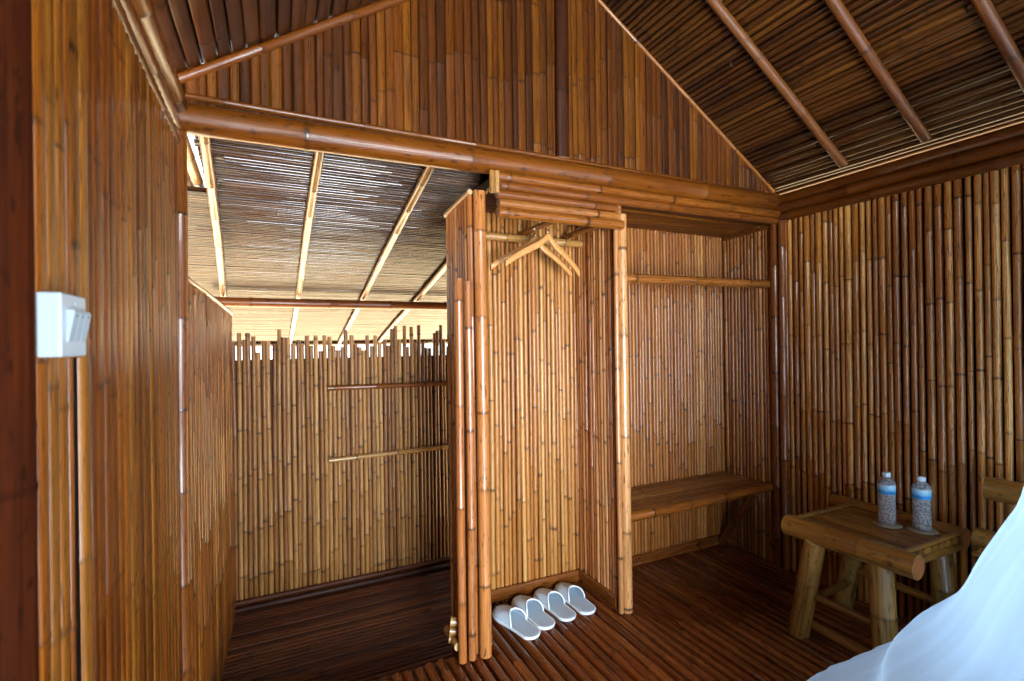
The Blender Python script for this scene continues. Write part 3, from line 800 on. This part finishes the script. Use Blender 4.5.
# ------------------------------------------------------------------ bed and mosquito net
Bd = thing('bed', 'low bed with white linen under the mosquito net', 'bed', (2.0, -.1, 0))
def soft_box(lo, hi, name, mat, parent, bev, seg=4, puff=0.0):
    bm = bmesh.new(); bmesh.ops.create_cube(bm, size=1)
    bmesh.ops.subdivide_edges(bm, edges=bm.edges[:], cuts=7, use_grid_fill=True)
    for v in bm.verts:
        c = v.co * 2; rr = bev
        out = []
        for k in range(3):
            out.append((lo[k] + hi[k]) / 2 + v.co[k] * (hi[k] - lo[k]))
        v.co = V(*out)
        e = [abs(x) for x in c]
        q = (1 - e[0] ** 4) * (1 - e[1] ** 4) * (1 - e[2] ** 8)
        shrink = 1 - bev * sum(x ** 6 for x in sorted(e)[:2])
        ctr = V(*[(lo[k] + hi[k]) / 2 for k in range(3)])
        v.co = ctr + (v.co - ctr) * shrink
        if c.z > .9: v.co.z += puff * (1 - e[0] ** 2) * (1 - e[1] ** 2)
    me = bpy.data.meshes.new(name); bm.to_mesh(me); bm.free()
    for p in me.polygons: p.use_smooth = True
    me.materials.append(mat); o = bpy.data.objects.new(name, me); COL.objects.link(o)
    if parent is not None: o.parent = parent
    return o
soft_box((-.40, -.95, .14), (.24, .68, .32), 'mattress', M['sheet'], Bd, .06)
box_part((-.38, -.93, .06), (.22, .66, .15), 'bed_base', M['table'], Bd, .01)
for sx in (-.34, .18):
    for sy in (-.88, .58):
        m = MB(); m.cane((sx, sy, 0), (sx, sy, .08), .03, gap=1, sides=14); m.build('leg', M['table'], Bd)
AX, AY = 2.0, -.1
prof = [(.016, 1.345), (.10, 1.28), (.20, 1.168), (.30, 1.058), (.365, 1.033), (.43, .976), (.49, .926), (.58, .873), (.68, .834), (.78, .788), (.87, .75), (1.05, .715), (1.3, .63), (1.6, .51), (1.9, .42), (2.15, .33), (2.28, .22)]
dense = []
for i in range(len(prof) - 1):
    p0, p1, p2, p3 = (prof[max(0, min(len(prof) - 1, i + k))] for k in (-1, 0, 1, 2))
    for q in range(4):
        u = q / 4
        dense.append(tuple(.5 * (2 * p1[k] + (p2[k] - p0[k]) * u + (2 * p0[k] - 5 * p1[k] + 4 * p2[k] - p3[k]) * u * u + (3 * p1[k] - p0[k] - 3 * p2[k] + p3[k]) * u ** 3) for k in (0, 1)))
prof = dense + [prof[-1]]
rows, cn = [], []
NA = 220
for z, r in prof:
    row = []
    for k in range(NA):
        a = 2 * PI * k / NA
        amp = .0045 * min(1, r / .9)
        w = math.sin(a * 17 + .8 * math.sin(a * 3) + z * .7) * .6 + math.sin(a * 29 + 2.2 * math.sin(a * 2)) * .4
        rr = r + amp * (w - .9)
        x = AX + rr * math.cos(a); y = AY + rr * math.sin(a)
        x = min(x, 2.545 + .005 * math.sin(a * 31)); y = min(y, .935 + .006 * math.sin(a * 40) + max(0, 1.95 - x) * 1.2 - min(1, max(0, (x - 1.95) / .25)) * .30)
        row.append((x, y, z)); cn.append((a * 1.0, z, 0))
    rows.append(row)
m = MB(); m.grid(rows, cane=cn, closed=True)
o = m.build('mosquito_net', M['net'], origin=(AX, AY, 0))
tag(o, 'sheer pale blue white mosquito net flaring over the bed', 'mosquito net')

# ------------------------------------------------------------------ light
w = bpy.data.worlds.new('World'); scene.world = w; w.use_nodes = True
bg = w.node_tree.nodes['Background']; bg.inputs[0].default_value = (.80, .90, 1.0, 1); bg.inputs[1].default_value = 2.0
def area(name, loc, target, sx, sy, power, col):
    l = bpy.data.lights.new(name, 'AREA'); l.shape = 'RECTANGLE'; l.size = sx; l.size_y = sy; l.energy = power; l.color = col
    o = bpy.data.objects.new(name, l); COL.objects.link(o); o.location = loc
    o.rotation_euler = (V(target) - V(loc)).to_track_quat('-Z', 'Y').to_euler(); return o
area('window_daylight', (.45, REAR, 1.50), (1.5, 2.2, .9), 1.0, .42, 38, (.78, .89, 1.0))
area('doorway_daylight', (.52, REAR, .70), (1.2, 2.2, .25), 1.1, 1.15, 165, (.78, .89, 1.0))
area('side_window_daylight', (RX + .02, -.78, 1.26), (.6, 1.0, .2), 1.3, .95, 36, (.70, .86, 1.0))
sun = bpy.data.lights.new('sun', 'SUN'); sun.energy = 40.0; sun.angle = .01; sun.color = (1, .94, .83)
so = bpy.data.objects.new('sun', sun); COL.objects.link(so); so.location = (0, 10, 10)
so.rotation_euler = (V(0, 0, 0) - V(1.2, 4.0, 6.0)).to_track_quat('-Z', 'Y').to_euler()

# ------------------------------------------------------------------ camera
yaw, rho, pit = math.radians(25.6), math.radians(.8), math.radians(.12)
fw = V(math.sin(yaw), math.cos(yaw), 0); rt = V(math.cos(yaw), -math.sin(yaw), 0)
F = fw * math.cos(pit) + V(0, 0, math.sin(pit)); U0 = rt.cross(F)
R = rt * math.cos(rho) - U0 * math.sin(rho); Uc = U0 * math.cos(rho) + rt * math.sin(rho)
cam = bpy.data.cameras.new('camera'); cam.sensor_width = 36; cam.lens = 500 / 1024 * 36; cam.clip_start = .02
cam.dof.use_dof = True; cam.dof.focus_distance = 2.3; cam.dof.aperture_fstop = 4.0
co = bpy.data.objects.new('camera', cam); COL.objects.link(co)
mt = Matrix((R, Uc, -F)).transposed().to_4x4(); mt.translation = V(0, 0, 1.3); co.matrix_world = mt
scene.camera = co
vs = scene.view_settings; vs.view_transform = 'Standard'; vs.look = 'None'; vs.gamma = 1; vs.use_curve_mapping = False; vs.exposure = .66
scene.cycles.use_denoising = True
scene.cycles.max_bounces = 10; scene.cycles.diffuse_bounces = 5; scene.cycles.transparent_max_bounces = 12
scene.cycles.sample_clamp_indirect = 6.0; scene.cycles.caustics_refractive = False; scene.cycles.caustics_reflective = False
